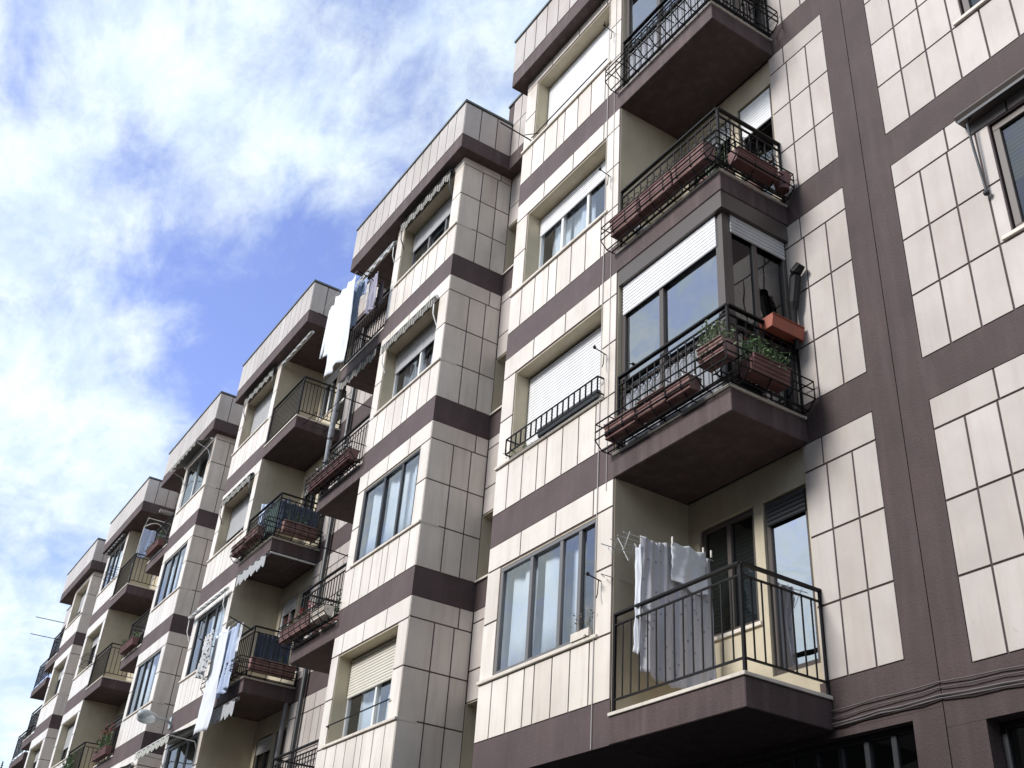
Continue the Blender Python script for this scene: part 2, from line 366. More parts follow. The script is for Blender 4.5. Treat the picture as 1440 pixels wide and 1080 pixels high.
UNITS = [-6.28, -19.45, -32.4]
BAYS = []
for c in UNITS: BAYS += [(c+1.04, 1), (c-1.04, -1)]
TS = [0, .31, .65, .99, 1.19, 1.53, 1.86, 2.2, 2.56]; TT = [0, .73, 1.47, 2.2, 2.56]
W0, W1, BE, RE, BB = .31, 2.28, 4.42, 4.34, 2.56   # window span, balcony end, recess end, bay breadth
TOPZ = 10.80
BAL = {}
def wallpieces(g, d, k, bi):
    X = lambda t: g+d*t
    z = lam(k); yb = YF+.012
    top = z+2.414 if k < 3 else TOPZ+.05
    brown.box(X(.006), X(BB), YF+.004, -.70, z-HB, z)                        # brown band
    brown.box(X(.012), X(BB), yb, -.70, z, z+.68)
    brown.box(X(.012), X(W0), yb, -.70, z+.68, z+2.07); brown.box(X(W1), X(BB), yb, -.70, z+.68, z+2.07)
    brown.box(X(.012), X(BB), yb, -.70, z+2.07, top)
    f = lambda a, b, c, e: tx(tile, YF, X(a), X(b), c, e)
    rows(f, TS, [z, z+.67]); rows(f, [0, W0], [z+.67, z+1.4, z+2.08]); rows(f, [W1, BB], [z+.67, z+1.4, z+2.08]); rows(f, TT, [z+2.08, top])
    # reveals
    for (a, b, c, e) in [(W0-.002, W0+.012, z+.713, z+2.07), (W1-.012, W1+.002, z+.713, z+2.07)]: yel.box(X(a), X(b), YF+.014, -.72, c, e)
    yel.box(X(W0+.013), X(W1-.013), YF+.014, -.72, z+2.055, z+2.072)
    # side of the bay towards the stair gap
    brown.box(X(0.004), X(.24), -.70, .02, z-HB, z); brown.box(X(.012), X(.24), -.70, .02, z, top)
    s = lambda a, b, c, e: ty(tile, X(0), -d, a, b, c, e)
    rows(s, [YF, -.61, -.29, 0], [z, z+.7, z+1.4, z+2.1]); rows(s, [YF, -.23, 0], [z+2.1, top])
    # side of the bay towards the balcony (rendered)
    yel.box(X(BB-.02), X(BB+.006), YF+.02, .03, z-.16, top)
    brown.box(X(BB-.24), X(BB-.021), -.70, .03, z-HB, top)
    # back wall of the balcony recess (window and door openings)
    y0, y1 = .03, .2
    a0, a1, b0, b1 = 2.74, 3.58, 3.71, 4.32
    for (p, q, c, e) in [(BB-.02, a0, z-.16, z+2.414), (a0, a1, z-.16, z+.76), (a0, a1, z+2.04, z+2.414), (a1, b0, z-.16, z+2.414), (b0, b1, z-.16, z+.2), (b0, b1, z+2.02, z+2.414), (b1, RE+.05, z-.16, z+2.414)]:
        yel.box(X(p), X(q), y0, y1, c, top if e == z+2.414 else e)
    # slab
    q = MB(); q.box(X(BB-.01), X(BE), YF, .012, z-HB, z-.172)
    BAL[bi, k] = q.build('balcony', 'slab', main, bevel=.008)
    q = MB(); q.box(X(BB-.01), X(BE+.018), YF-.018, .028, z-.170, z-.135); q.build('floor_edge', 'stone', BAL[bi, k], bevel=.004)
    # flat rooms
    room.box(X(.25), X(2.3), -.68, 3.0, z-.3, z-.1); room.box(X(2.55), X(4.6), .21, 3.0, z-.3, z-.1)
    room.box(X(.16), X(.24), .03, 3.0, z-.1, z+2.55); room.box(X(2.40), X(2.54), .035, 3.0, z-.1, z+2.55); room.box(X(4.6), X(4.7), .26, 3.0, z-.1, z+2.55)
    room.box(X(.25), X(4.6), 3.0, 3.1, z-.1, z+2.55)
for bi, (g, d) in enumerate(BAYS):
    brown, tile, yel, soff, cope = MB(), MB(), MB(), MB(), MB()
    for k in range(4): wallpieces(g, d, k, bi)
    brown.box(g+d*.241, g+d*(BB-.241), -.70, .003, -HB, -HB+.2)
    X = lambda t: g+d*t
    room.box(X(.25), X(4.6), -.68, 3.0, 10.86, 10.95)
    # roof over bay and balcony: brown fascia, tile parapet, dark coping
    o = .2; yr = YF-o
    x0, x1 = X(-o), X(BE)
    soff.box(x0, x1, yr+.004, .3, TOPZ, 11.12)
    brown.box(X(-o+.012), X(BE-.012), yr+.012, .3, 11.12, 11.93)
    L = BE+o; n = 14
    cs = [-o+L*i/n for i in range(n+1)]
    ptile = MB()
    for a, b in zip(cs, cs[1:]): tx(ptile, yr, X(a), X(b), 11.12, 11.92)
    ys = [yr, yr+.35, yr+.7, -.2]
    for a, b in zip(ys, ys[1:]):
        ty(ptile, X(-o), -d, a, b, 11.12, 11.92); ty(ptile, X(BE), d, a, b, 11.12, 11.92)
    cope.box(X(-o-.02), X(BE+.02), yr-.02, .3, 11.932, 11.975)
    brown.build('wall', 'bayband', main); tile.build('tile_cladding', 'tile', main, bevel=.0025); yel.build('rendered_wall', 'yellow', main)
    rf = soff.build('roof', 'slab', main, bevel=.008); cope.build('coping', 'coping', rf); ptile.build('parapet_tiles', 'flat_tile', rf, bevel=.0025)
# stair gaps
for c in UNITS:
    a, b = c-1.04, c+1.04
    brown, tile2, yel, soff, cope, stone = MB(), MB(), MB(), MB(), MB(), MB()
    for k in range(4):
        z = lam(k); top = z+2.414 if k < 3 else TOPZ+.05
        brown.box(a, b, .003, .25, z-HB, z)
        brown.box(a, a+.06, .26, .3, z, z+.1)
        brown.box(a, b, .012, .25, z+1.09, top); brown.box(b-.35, b, .012, .25, z, z+1.09)
        f = lambda p, q, e, h: tx(tile2, 0, p, q, e, h)
        rows(f, [a+.003, a+.36, a+.68, a+1.0, a+1.32, a+1.64, b], [z+1.09, z+1.53, z+2.23]); rows(f, [a+.003, a+.65, a+1.3, b], [z+2.23, top])
        yel.box(a-.01, a+.004, .004, .24, z+.031, z+1.088); yel.box(a+.005, b-.35, .013, .24, z+1.078, z+1.089)
        stone.box(a, b-.34, -.03, .24, z+.002, z+.03)
        window(main, a+.02, b-.36, z+.032, z+1.076, .20, 'darkframe', 'darkglass', (.33, .66), name='stair_window')
        room.box(a, b, 2.2, 2.3, z-.4, z+2.5)
    brown.box(a, b, -.188, .3, 11.12, 12.55); soff.box(a+.21, b-.21, -.196, .3, TOPZ, 11.119)
    for i in range(6):
        p, q = a+.2+(b-a-.4)*i/6, a+.2+(b-a-.4)*(i+1)/6
        tx(tile2, -.2, p, q, 11.12, 11.9); tx(tile2, -.2, p, q, 11.9, 12.54)
    cope.box(a, b, -.22, .3, 12.552, 12.6)
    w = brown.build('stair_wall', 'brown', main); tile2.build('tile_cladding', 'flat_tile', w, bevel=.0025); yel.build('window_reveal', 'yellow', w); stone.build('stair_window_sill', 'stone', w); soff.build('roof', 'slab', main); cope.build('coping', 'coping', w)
# recessed plain walls between balconies
PW = [(-.9, 0.0)]
for c, c2 in zip(UNITS, UNITS[1:]): PW.append((c2+1.04+RE, c-1.04-RE))
PW.append((-42.4, UNITS[-1]-1.04-RE))
for i, (a, b) in enumerate(PW):
    brown, tile2, yel, soff, cope = MB(), MB(), MB(), MB(), MB()
    w = b-a; n = max(3, round(w/.32)); cols = [a+w*j/n for j in range(n+1)]
    if i == 0: cols = [-.9, -.61, -.29, 0]; tcols = [-.9, -.645, 0]; bb = .30
    else: tcols = [a] + cols[2::2]; tcols = tcols if tcols[-1] == b else tcols+[b]; bb = b
    for k in range(4):
        z = lam(k); top = z+2.414 if k < 3 else TOPZ+.05
        brown.box(a-.04, bb, .003, .25, z-HB, z); brown.box(a+.004, b, .012, .25, z, top)
        f = lambda p, q, e, h: tx(tile2, 0, p, q, e, h)
        rows(f, cols, [z, z+.7, z+1.4, z+2.1]); rows(f, tcols, [z+2.1, top])
        yel.box(a-.012, a+.004, .014, .2, z-.13, z+2.41) if i == 0 else None
        if i == 0: brown.box(0, .30, .003, .25, z, top)
    x1 = .30 if i == 0 else b
    a2, b2 = (a+.1, .3) if i == 0 else (a+.1, b-.1)
    soff.box(a2, b2, -.196, .3, TOPZ, 11.12); brown.box(a2, b2, -.188, .3, 11.12, 11.93); cope.box(a2, b2, -.22, .3, 11.932, 11.97)
    nn = max(3, round((b2-a2)/.33))
    for j in range(nn): tx(tile2, -.2, a2+(b2-a2)*j/nn, a2+(b2-a2)*(j+1)/nn, 11.12, 11.92)
    if i == len(PW)-1: brown.box(a-.2, a-.042, .01, 3, GROUND, 11.1)
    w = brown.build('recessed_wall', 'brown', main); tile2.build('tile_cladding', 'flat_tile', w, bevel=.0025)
    if yel.v: yel.build('rendered_jamb', 'yellow', w)
    soff.build('roof', 'slab', main); cope.build('coping', 'coping', w)
# ground storey
gs = MB(); gs.box(-52, 0, .004, .25, -HB-.06, -HB-.002); gs.box(0, .30, .003, .25, GROUND, -HB-.002)
for x in (-2.9, -7.4, -12.9, -16, -21, -26, -30, -34, -39, -44, -50): gs.box(x-.3, x+.3, .02, .3, GROUND, -HB-.062)
gs.box(-52, 0, .03, .3, GROUND, GROUND+.6)
gs.build('ground_storey_wall', 'brown', main)
for a, b in ((-2.6, 0), (-7.1, -3.2), (-12.6, -7.7), (-15.7, -13.2), (-20.7, -16.3)):
    n = max(2, round((b-a)/.305))
    window(main, a+.005, b-.005, GROUND+.61, -HB-.064, .1, 'darkframe', 'darkglass', tuple(i/n for i in range(1, n)), name='shop_window')
room.box(-52, 0, 3, 3.1, GROUND, -.5); room.box(-52, .3, .3, 3, GROUND, GROUND+.05)
room.build('interior_wall', 'room', main)
# ------------------------------------------------------------------ windows of the bays
CW = lambda *q: [(a, b, 'curtain') for a, b in q]
FY, RY = YF+.012, -.785
WIN = {
 (0, 0): dict(y=FY, frame='greyframe', splits=(.34, .65, .835), curtain=CW((.04, .30), (.36, .56), (.66, .80)), fw=.05),
 (0, 1): dict(y=RY, frame='darkframe', splits=(.5,), shut=.97, shutter='shutter'),
 (0, 2): dict(y=RY, frame='white', splits=(.30, .62), shut=.26, shutter='shutter', curtain=CW((.04, .3), (.33, .60))),
 (0, 3): dict(y=RY, frame='darkframe', splits=(.5,), shut=.93, shutter='shutter'),
 (1, 0): dict(y=RY, frame='white', splits=(.5,), shut=.46, shutter='cream_shutter', curtain=CW((.1, .45), (.55, .9))),
 (1, 1): dict(y=FY, frame='darkframe', splits=(.30, .62), curtain=CW((.05, .30), (.35, .93)), pane='glass'),
 (1, 2): dict(y=RY, frame='white', splits=(.5,), shut=.34, shutter='grey_shutter', curtain=[(.05, .45, 'greycurtain'), (.55, .9, 'curtain')]),
 (1, 3): dict(y=RY, frame='grey', splits=(.33, .66), shut=.36, shutter='grey_shutter', curtain=[(.05, .6, 'greycurtain'), (.7, .95, 'curtain')]),
 (2, 0): dict(y=FY, frame='white', splits=(.33, .66), curtain=CW((.1, .4), (.6, .8)), pane='darkglass'),
 (2, 1): dict(y=FY, frame='darkframe', splits=(.3, .65), curtain=CW((.35, .95))),
 (2, 2): dict(y=RY, frame='darkframe', splits=(.5,), shut=.66, shutter='grey_shutter'),
 (2, 3): dict(y=RY, frame='darkframe', splits=(.5,), shut=.80, shutter='grey_shutter'),
 (3, 0): dict(y=RY, frame='white', splits=(.5,), shut=.3, shutter='grey_shutter'),
 (3, 1): dict(y=FY, frame='darkframe', splits=(.4, .7), curtain=CW((.1, .5), (.72, .95))),
 (3, 2): dict(y=FY, frame='darkframe', splits=(.35, .65), curtain=CW((.1, .6))),
 (3, 3): dict(y=FY, frame='white', splits=(.5,), curtain=CW((.5, .95)), pane='darkglass'),
 (4, 3): dict(y=FY, frame='darkframe', splits=(.33, .66), curtain=CW((.2, .95))),
 (4, 2): dict(y=RY, frame='darkframe', splits=(.5,), shut=.25, shutter='grey_shutter', curtain=CW((.4, .9))),
}
grey = 'greyframe'; WINOBJ = {}
for bi, (g, d) in enumerate(BAYS):
    for k in range(4):
        z = lam(k); X = lambda t: g+d*t
        cfg = dict(WIN.get((bi, k), dict(y=RY, frame='darkframe', splits=(.5,), shut=random.choice((0, .3, .55)), shutter='grey_shutter', curtain=CW((.1, .6)))))
        if cfg['frame'] == 'grey': cfg['frame'] = grey
        w = window(main, X(W0+.004), X(W1-.004), z+.716, z+2.05, **cfg); WINOBJ[bi, k] = w
        q = MB(); q.box(X(-.004), X(W1+.06), YF-.03, -.72, z+.668, z+.712); q.build('sill', 'stone', w, bevel=.006)
        # balcony window and door
        sh = {(0, 2): .30}.get((bi, k), random.choice((0, 0, .2, .4)))
        wf = 'bronze' if bi < 2 else random.choice(('bronze', 'white', 'darkframe'))
        bw = window(main, X(2.75), X(3.57), z+.775, z+2.03, .06, wf, 'darkglass', (.5,), fw=.05, shut=.96 if (bi, k) == (0, 0) else .25, shutter='dim_slats' if (bi, k) == (0, 0) else 'grey_shutter', name='balcony_window', sh_off=-.075 if (bi, k) == (0, 0) else .012)
        q = MB(); q.box(X(2.70), X(3.62), 0, .05, z+.735, z+.772); q.build('sill', 'stone', bw)
        window(main, X(3.72), X(4.31), z+.205, z+2.01, .06, wf, 'skyglass' if (bi, k) == (0, 0) else 'darkglass', (), fw=.055, shut=sh if (bi, k) != (0, 0) else .15, shutter='shutter' if (bi, k) == (0, 2) else 'darkframe' if bi == 0 else 'grey_shutter', name='balcony_door', rail=0 if (bi, k) == (0, 0) else .62)
# ------------------------------------------------------------------ railings, planter racks, planters
def rail_mb(pts, z0, zt, sp=.125, r=.009, second=.11, flat=True, post=True):
    mb = MB(); n = len(pts)
    for i, (a, b) in enumerate(zip(pts, pts[1:])):
        A, B = Vector((*a, 0)), Vector((*b, 0)); L = (B-A).length; e = (B-A).normalized(); nn = Vector((-e.y, e.x, 0))
        def bar(zc, hw, hh):
            mb.prism([(-hw, -hh), (hw, -hh), (hw, hh), (-hw, hh)], (A.x, A.y, zc), e, nn, (0, 0, 1), L)
        bar(zt, .024, .011); bar(zt-second, .011, .008); bar(z0, .012, .008)
        k = max(2, round(L/sp))
        for j in range(1, k):
            p = A+e*(L*j/k); mb.tube([(p.x, p.y, z0), (p.x, p.y, zt-second)], r, 6)
        for j, q in enumerate((A, B)):
            if i and j == 0: continue
            mb.box(q.x-.014, q.x+.014, q.y-.014, q.y+.014, z0-.13, zt-.009)
    return mb
def balcony_railing(bi, k, mat_='iron', sp=.125, zt=.85):
    g, d = BAYS[bi]; X = lambda t: g+d*t; z = lam(k)
    return rail_mb([(X(BB+.03), -.995), (X(BE-.02), -.995), (X(BE-.02), -.005)], z-.01, z+zt, sp).build('railing', mat_, BAL[bi, k])
def rack(bi, k, side=True, t0=BB-.05, t1=BE+.2, y1=-1.25, top=.17):
    """wire basket for plant troughs, hung on the railing"""
    g, d = BAYS[bi]; X = lambda t: g+d*t; z = lam(k); mb = MB(); r = .009
    P = [(-1.02, top), (y1, top), (y1, top-.20), (y1+.10, top-.30), (-1.03, top-.30)]
    n = 8
    for i in range(n+1):
        t = t0+(t1-t0-.2)*i/n
        mb.tube([(X(t), y, z+q) for y, q in P], r*.9, 6)
    tend = t1 if side else t1-.2
    for (y, q) in [(y1, top), (y1, top-.10), (y1, top-.20), (y1+.10, top-.30), (y1+.17, top-.30)]:
        mb.tube([(X(t0), y, z+q), (X(tend), y, z+q)], r, 6)
    if side:
        s = t1
        for (t, q) in [(s, top), (s, top-.10), (s, top-.20), (s-.10, top-.30), (s-.17, top-.30)]: mb.tube([(X(t), y1, z+q), (X(t), -.06, z+q)], r, 6)
        Q = [(BE-.0, top), (s, top), (s, top-.20), (s-.10, top-.30), (BE-.0, top-.30)]
        for i in range(5):
            y = y1+(-.06-y1)*i/4; mb.tube([(X(t), y, z+q) for t, q in Q], r*.9, 6)
    return mb.build('planter_rack', 'iron', BAL[bi, k])
def plant_mb(x0, x1, y0, y1, z, n, hgt, size, seed, lean=(0, 0)):
    rn = random.Random(seed); mb = MB()
    cl = [(rn.uniform(x0, x1), rn.uniform(y0, y1), rn.uniform(.35, 1)) for _ in range(max(4, n//14))]
    for _ in range(n):
        c = rn.choice(cl); h = hgt*c[2]*rn.random()**.7; sp = .045
        if rn.random() < .16: h = -.12*rn.random(); sp = .085          # trailing over the rim
        mb.leaf((c[0]+rn.gauss(0, sp)+lean[0]*h, c[1]+rn.gauss(0, sp*.95)+lean[1]*h, z+h), size*rn.uniform(.6, 1.3), rn)
    for c in cl:
        mb.tube([(c[0], c[1], z-.02), (c[0]+rn.gauss(0, .02), c[1]+rn.gauss(0, .02), z+hgt*c[2]*.8)], [.005, .002], 4)
    return mb
def planter(label, x, y, z, L, group, m='terracotta', along='x', plant='leaf', n=0, hgt=.18, size=.022, w=.17, h=.17, name='planter_box', flowers=None, fn=0, ribs=4):
    t = thing(name, label, 'planter', (x, y, z), group); mb = MB()
    prof = []
    for i in range(ribs):
        a, b = i/ribs, (i+1)/ribs
        wa, wb = w*(.36+.13*a), w*(.36+.13*b)
        prof += [(wa+.010, h*(a+.02)), (wb+.010, h*(b-.16)), (wb, h*(b-.13)), (wb, h*(b-.02))]
    prof += [(w*.5+.014, h*.985), (w*.5+.014, h*1.06)]
    full = [(-p, q) for p, q in prof] + [(p, q) for p, q in reversed(prof)]
    e, f = ((1, 0, 0), (0, 1, 0)) if along == 'x' else ((0, 1, 0), (-1, 0, 0))
    o = (x-L/2, y, z) if along == 'x' else (x, y-L/2, z)
    mb.prism(full, o, e, f, (0, 0, 1), L)
    mb.build('trough', m, t, bevel=.003)
    s = MB()
    hw, hl = w*.5, L*.5-.02
    (s.box(x-hl, x+hl, y-hw, y+hw, z+h, z+h*1.075) if along == 'x' else s.box(x-hw, x+hw, y-hl, y+hl, z+h, z+h*1.075)); s.build('soil', 'soil', t)
    if n:
        ax, ay = (hl, hw*.6) if along == 'x' else (hw*.6, hl)
        plant_mb(x-ax, x+ax, y-ay, y+ay, z+h, n, hgt, size, hash(label) % 9999 if False else int(abs(x*131+z*17+y*71))).build('foliage', plant, t)
    if fn:
        rn = random.Random(int(abs(x*77+z*13))); fb = MB(); ax, ay = (hl, hw) if along == 'x' else (hw, hl)
        for _ in range(fn):
            c = (x+rn.uniform(-ax, ax), y+rn.uniform(-ay, ay), z+h+hgt*rn.uniform(.5, 1.1))
            for _ in range(5): fb.leaf((c[0]+rn.gauss(0, .012), c[1]+rn.gauss(0, .012), c[2]+rn.gauss(0, .012)), .016, rn)
        fb.build('flowers', flowers, t)
    return t
# near stack ------------------------------------------------------------
GP = 'ribbed plant troughs in balcony racks'
balcony_railing(0, 0)
def scrolls(bi, k):
    g, d = BAYS[bi]; X = lambda t: g+d*t; mb = MB(); zc = lam(k)+.58
    def ring(cx, cy, ex, ey, r=.05):
        mb.tube([(cx+ex*r*math.cos(q*math.pi/6), cy+ey*r*math.cos(q*math.pi/6), zc+r*math.sin(q*math.pi/6)) for q in range(13)], .005, 5)
    for i in range(15): ring(X(BB+.03)+d*(.0617+.1207*i), -.995, 1, 0)
    for i in range(8): ring(X(BE-.02), -.995+.062+.1237*i, 0, 1)
    mb.build('railing_scrolls', 'iron', BAL[bi, k])
for k in (1, 2, 3): scrolls(0, k)
# glazed balcony (level 1): enclosure between slabs, standing behind its railing
def enclosure(bi, k, ztop, shut):
    g, d = BAYS[bi]; X = lambda t: g+d*t; z = lam(k); b = BAL[bi, k]
    yF, xs = -.945, X(BE-.075)
    def part(x0, x1, z0, z1, splits, **kw):
        return window(main, x0, x1, z0, z1, yF, 'bronze', 'mirror', splits, fw=.06, name='balcony_enclosure', depth=.05, **kw)
    f1 = part(X(BB+.012), X(BE-.14), z-.13, z+2.405, (.42,), shut=shut, shutter='shutter', rail=.82, curtain=None)
    pl = MB(); pl.box(X(BE-.137), X(BE-.075), yF-.012, yF+.06, z-.13, z+2.408); pl.build('corner_post', 'bronze', f1)
    pn = MB(); pn.box(X(BB+.08), X(BE-.2), yF+.02, yF+.024, z-.06, z+.62); pn.build('lower_panel', 'greycurtain', f1)
    f2 = window(main, yF+.065, .005, z-.13, z+2.405, 0, 'bronze', 'darkglass', (.45,), fw=.06, name='balcony_enclosure', depth=.05, along='y', xs=xs, shut=shut*.72, shutter='grey_shutter', rail=.82)
    rb = MB(); rb.box(X(BB+.08), X(BE-.2), -.5, -.47, z-.1, z+.75); rb.build('inner_panel', 'greycurtain', f1)
enclosure(0, 1, 2.4, .26); balcony_railing(0, 1); rack(0, 1)
q = MB(); q.box(-2.66, -.835, -1.012, -.95, 2*H-HB-.235, 2*H-HB-.004); q.box(-.835-.06, -.832, -.95, -.006, 2*H-HB-.235, 2*H-HB-.004)
q.build('shutter_box', 'bronze', BAL[0, 1])
enclosure(0, 3, 2.4, .0); balcony_railing(0, 3); rack(0, 3)
balcony_railing(0, 2); rack(0, 2)
# troughs on the second balcony from the top of the near stack (three pale red ones along its front, one dark one on its side)
for i, x in enumerate((-2.28, -1.69, -1.10)):
    planter(['pale red ribbed trough hung leftmost in the rack under the open upper balcony', 'pale red ribbed trough in the middle of the rack of the open upper balcony', 'pale red ribbed trough next to the corner in the rack of the open upper balcony'][i], x, -1.155, 2*H-.075, .56, GP, h=.22, n=50, hgt=.2, size=.014, plant='dryleaf')
planter('dark red trough in the side rack of the open upper balcony, above the brown soffit', -.70, -.62, 2*H-.075, .62, GP, m='darkpot', along='y', n=30, hgt=.12, plant='dryleaf', size=.012)
t = thing('flower_pot', 'round dark red pot at the wall end of the upper side rack', 'pot', (-.70, -.17, 2*H-.09)); mb = MB()
mb.tube([(-.70, -.17, 2*H-.09), (-.70, -.17, 2*H+.09), (-.70, -.17, 2*H+.12), (-.70, -.17, 2*H+.125)], [.075, .105, .112, .09], 14); mb.build('pot', 'darkpot', t)
# plants standing inside the open upper balcony
for i, (x, y, h) in enumerate([(-2.38, -.86, .62), (-1.25, -.80, .85), (-1.03, -.72, .75), (-.95, -.35, .55)]):
    lb = ['pale bottle-like potted plant at the left end of the upper balcony', 'leafy green plant rising behind the upper balcony railing', 'bushy green potted plant in the corner of the upper balcony', 'small potted plant by the shutter of the upper balcony'][i]
    t = thing('potted_plant', lb, 'plant', (x, y, 2*H-.135), 'potted plants on the open upper balcony'); mb = MB()
    mb.tube([(x, y, 2*H-.135), (x, y, 2*H+.10), (x, y, 2*H+.105)], [.08, .11, .09], 12); mb.build('pot', 'terracotta' if i else 'wire', t)
    plant_mb(x-.12, x+.12, y-.1, y+.1, 2*H+.1, 130 if i else 50, h, .022, i+5).build('foliage', 'leafpale' if i in (0, 3) else 'leaf', t)
# troughs on the glazed balcony
z = H-.085
planter('weathered red ribbed trough at the left end of the rack below the glazed balcony', -2.32, -1.155, z, .52, GP, n=40, hgt=.10, size=.013, plant='dryleaf', h=.17)
planter('pinkish red ribbed trough, second from the left below the glazed balcony', -1.80, -1.155, z+.02, .47, GP, n=60, hgt=.12, size=.016, plant='leafpale', h=.17)
planter('dull red trough half hidden by bars in the middle of the glazed balcony rack', -1.36, -1.155, z+.0, .36, GP, n=70, hgt=.12, size=.016, h=.16, flowers='whiteflower', fn=10)
planter('pale terracotta trough with bushy green herbs at the corner of the glazed balcony', -.86, -1.145, z+.16, .36, GP, n=420, hgt=.34, size=.026, plant='leafpale', h=.19, w=.2)
planter('dark red trough with trailing greenery in the side rack of the glazed balcony', -.70, -.66, z+.05, .50, GP, m='darkpot', along='y', n=420, hgt=.30, size=.028, h=.19, w=.22)
planter('orange plastic trough perched on the side rail of the glazed balcony', -.80, -.26, H+.74, .46, GP, m='orangepot', along='y', n=0, h=.15, w=.2, ribs=1)
# flue
t = thing('flue_pipe', 'black bent flue pipe rising beside the glazed balcony', 'flue pipe', (-.78, -.04, H+.9)); mb = MB()
mb.tube([(-.76, -.10, H+.62), (-.76, -.10, H+1.12), (-.75, -.10, H+1.22), (-.70, -.10, H+1.52), (-.69, -.10, H+1.55)], [.024, .036, .06, .065, .065], 10); mb.build('pipe', 'iron', t)
mb = MB(); mb.tube([(-.69, -.10, H+1.55), (-.685, -.10, H+1.6), (-.60, -.10, H+1.66)], [.062, .066, .055], 10); mb.build('cowl', 'iron', t)
# towel balcony: folding wall airer and laundry ---------------------------
t = thing('clothes_airer', 'white zigzag folding clothes airer on the wall of the lowest near balcony', 'clothes airer', (-2.67, -.6, 1.6))
mb = MB()
for k, y in enumerate((-1.12, -.9, -.68, -.46, -.24)):
    zb = 1.50
    mb.tube([(-2.66, y, zb+.10), (-2.56, y, zb-.06), (-2.46, y, zb+.10), (-2.36, y, zb-.06), (-2.26, y, zb+.10)], .006, 5)
mb.build('scissor_arm', 'wire', t)
mb = MB()
for x in (-2.62, -2.46, -2.34, -2.24): mb.tube([(x, -1.22, 1.56), (x, -.02, 1.59)], .005, 5)
mb.build('rod', 'wire', t)
def hang(name, label, cat, m, x0, x1, y0, y1, zt, zb, group, folds=5, amp=.03, taper=0, seed=0, shape=None, sway=0):
    """cloth hung over a line from (x0,y0) to (x1,y1)"""
    a, b = Vector((x0, y0, 0)), Vector((x1, y1, 0)); e = (b-a); L = e.length; e.normalize(); nn = Vector((-e.y, e.x, 0)); rn = random.Random(seed+3); ph = rn.random()*6
    mb = MB(); nu = max(14, int(folds*7))
    def fn(i, j):
        s = (i-.5)*(1-taper*j)+.5; w = .2+.8*j
        off = amp*w*math.sin(i*folds*6.283+ph+.6*j)+amp*.4*math.sin(i*folds*14+j*4+ph)
        off += .020*(.3+j)*mnoise.noise((i*L*5+seed, j*4.2, seed*.7)) + .009*mnoise.noise((i*L*16, j*11+seed, .3))
        zz = zt-(zt-zb)*j - .030*abs(math.sin(i*math.pi*max(1, round(L/.28))))*(1-j)**3 + .05*j*j*mnoise.noise((i*L*3.1+seed, 1.7, 0)) + .02*j*math.sin(i*5+ph)
        p = a+e*(L*s+sway*j)+nn*off
        return (p.x, p.y, zz)
    mb.grid(fn, nu*2, 28)
    if shape: shape(mb, a, e, nn)
    o = mb.build(name, m, None, smooth=True, solid=.0035)
    return tag(o, label, cat, group)
LG = 'laundry hung out to dry'
hang('bed_sheet', 'long flower-print sheet hung on the lowest near balcony', 'sheet', 'cloth_spot', -2.24, -2.24, -.99, -.06, 1.60, .14, LG, 4.5, .030)
tag(hang('sheet_fold', None, None, 'cloth_white', -2.345, -2.245, -.99, -.995, 1.50, .36, None, 1.3, .02), 'narrow near fold of the flower-print sheet, sunlight put into its white colour', 'cloth', LG)  # sunlit fold of the sheet, its light put into a whiter cloth colour
bpy.data.objects['sheet_fold'].name = 'lit_sheet_fold'
hang('pillow_case', 'small plain white cloth pegged over the flower-print sheet', 'pillow case', 'cloth_white', -2.19, -2.19, -.63, -.17, 1.63, 1.17, LG, 1.2, .018, seed=4)
t = thing('peg_row', 'wooden pegs clipped along the airer rod above the white cloth', 'clothes pegs', (-2.2, -.4, 1.6)); mb = MB()
for y in (-.62, -.20, -.09):
    mb = MB(); mb.box(-2.20, -2.18, y-.006, y+.006, 1.59, 1.67); mb.build('peg', 'peg', t)
# planter rail on the sill of the fully shuttered window
t = thing('sill_guard', 'low black railing across the sill of the closed white shutter', 'window guard', (-3.9, -1.1, H+.71)); mb = MB()
for zq in (.735, .955):
    mb.box(-4.88, -2.9, -1.125, -1.11, H+zq-.008, H+zq+.008)
    for xx in (-4.88, -2.9): mb.box(xx-.008, xx+.008, -1.11, -.9, H+zq-.008, H+zq+.008)
for i in range(18): mb.box(-4.885+i*.1166, -4.872+i*.1166, -1.126, -1.109, H+.735, H+.955)
mb.build('guard_bars', 'iron', t)
t = thing('shallow_tray', 'dark plant tray lying behind the low window guard', 'tray', (-3.5, -1.0, H+.71)); mb = MB(); mb.prism([(-.07, 0), (.07, 0), (.085, .1), (-.085, .1)], (-4.2, -1.0, H+.714), (1, 0, 0), (0, 1, 0), (0, 0, 1), 1.25); mb.build('tray', 'darkframe', t)
plant_mb(-4.85, -4.45, -1.05, -.95, H+.72, 60, .2, .02, 31).build('foliage', 'leaf', t)
# pale vertical conduit and hooks on the near pier
mb = MB(); mb.tube([(-2.955, -1.035, -HB), (-2.955, -1.035, 12)], .006, 6); mb.tube([(-2.80, -1.033, 2.3), (-2.80, -1.033, 12)], .004, 6)
mb.build('conduit', 'palecable', main)
for k in range(4):
    z = lam(k); mb = MB()
    mb.tube([(-2.86, -1.03, z+1.27), (-2.86, -1.20, z+1.30), (-2.80, -1.24, z+1.29)], .007, 6); mb.tube([(-2.86, -1.06, z+1.28), (-2.86, -1.07, z+1.12), (-2.84, -1.10, z+1.06)], .006, 6)
    mb.ball((-2.86, -1.20, z+1.305), .022, 8, 5)
    mb.build('line_pulley', 'iron', main)
mb = MB(); mb.tube([(-2.77, -1.05, 1.28), (-2.70, -1.15, 1.27), (-2.6, -.4, 1.23)], .005, 5); mb.build('washing_line', 'palecable', main)
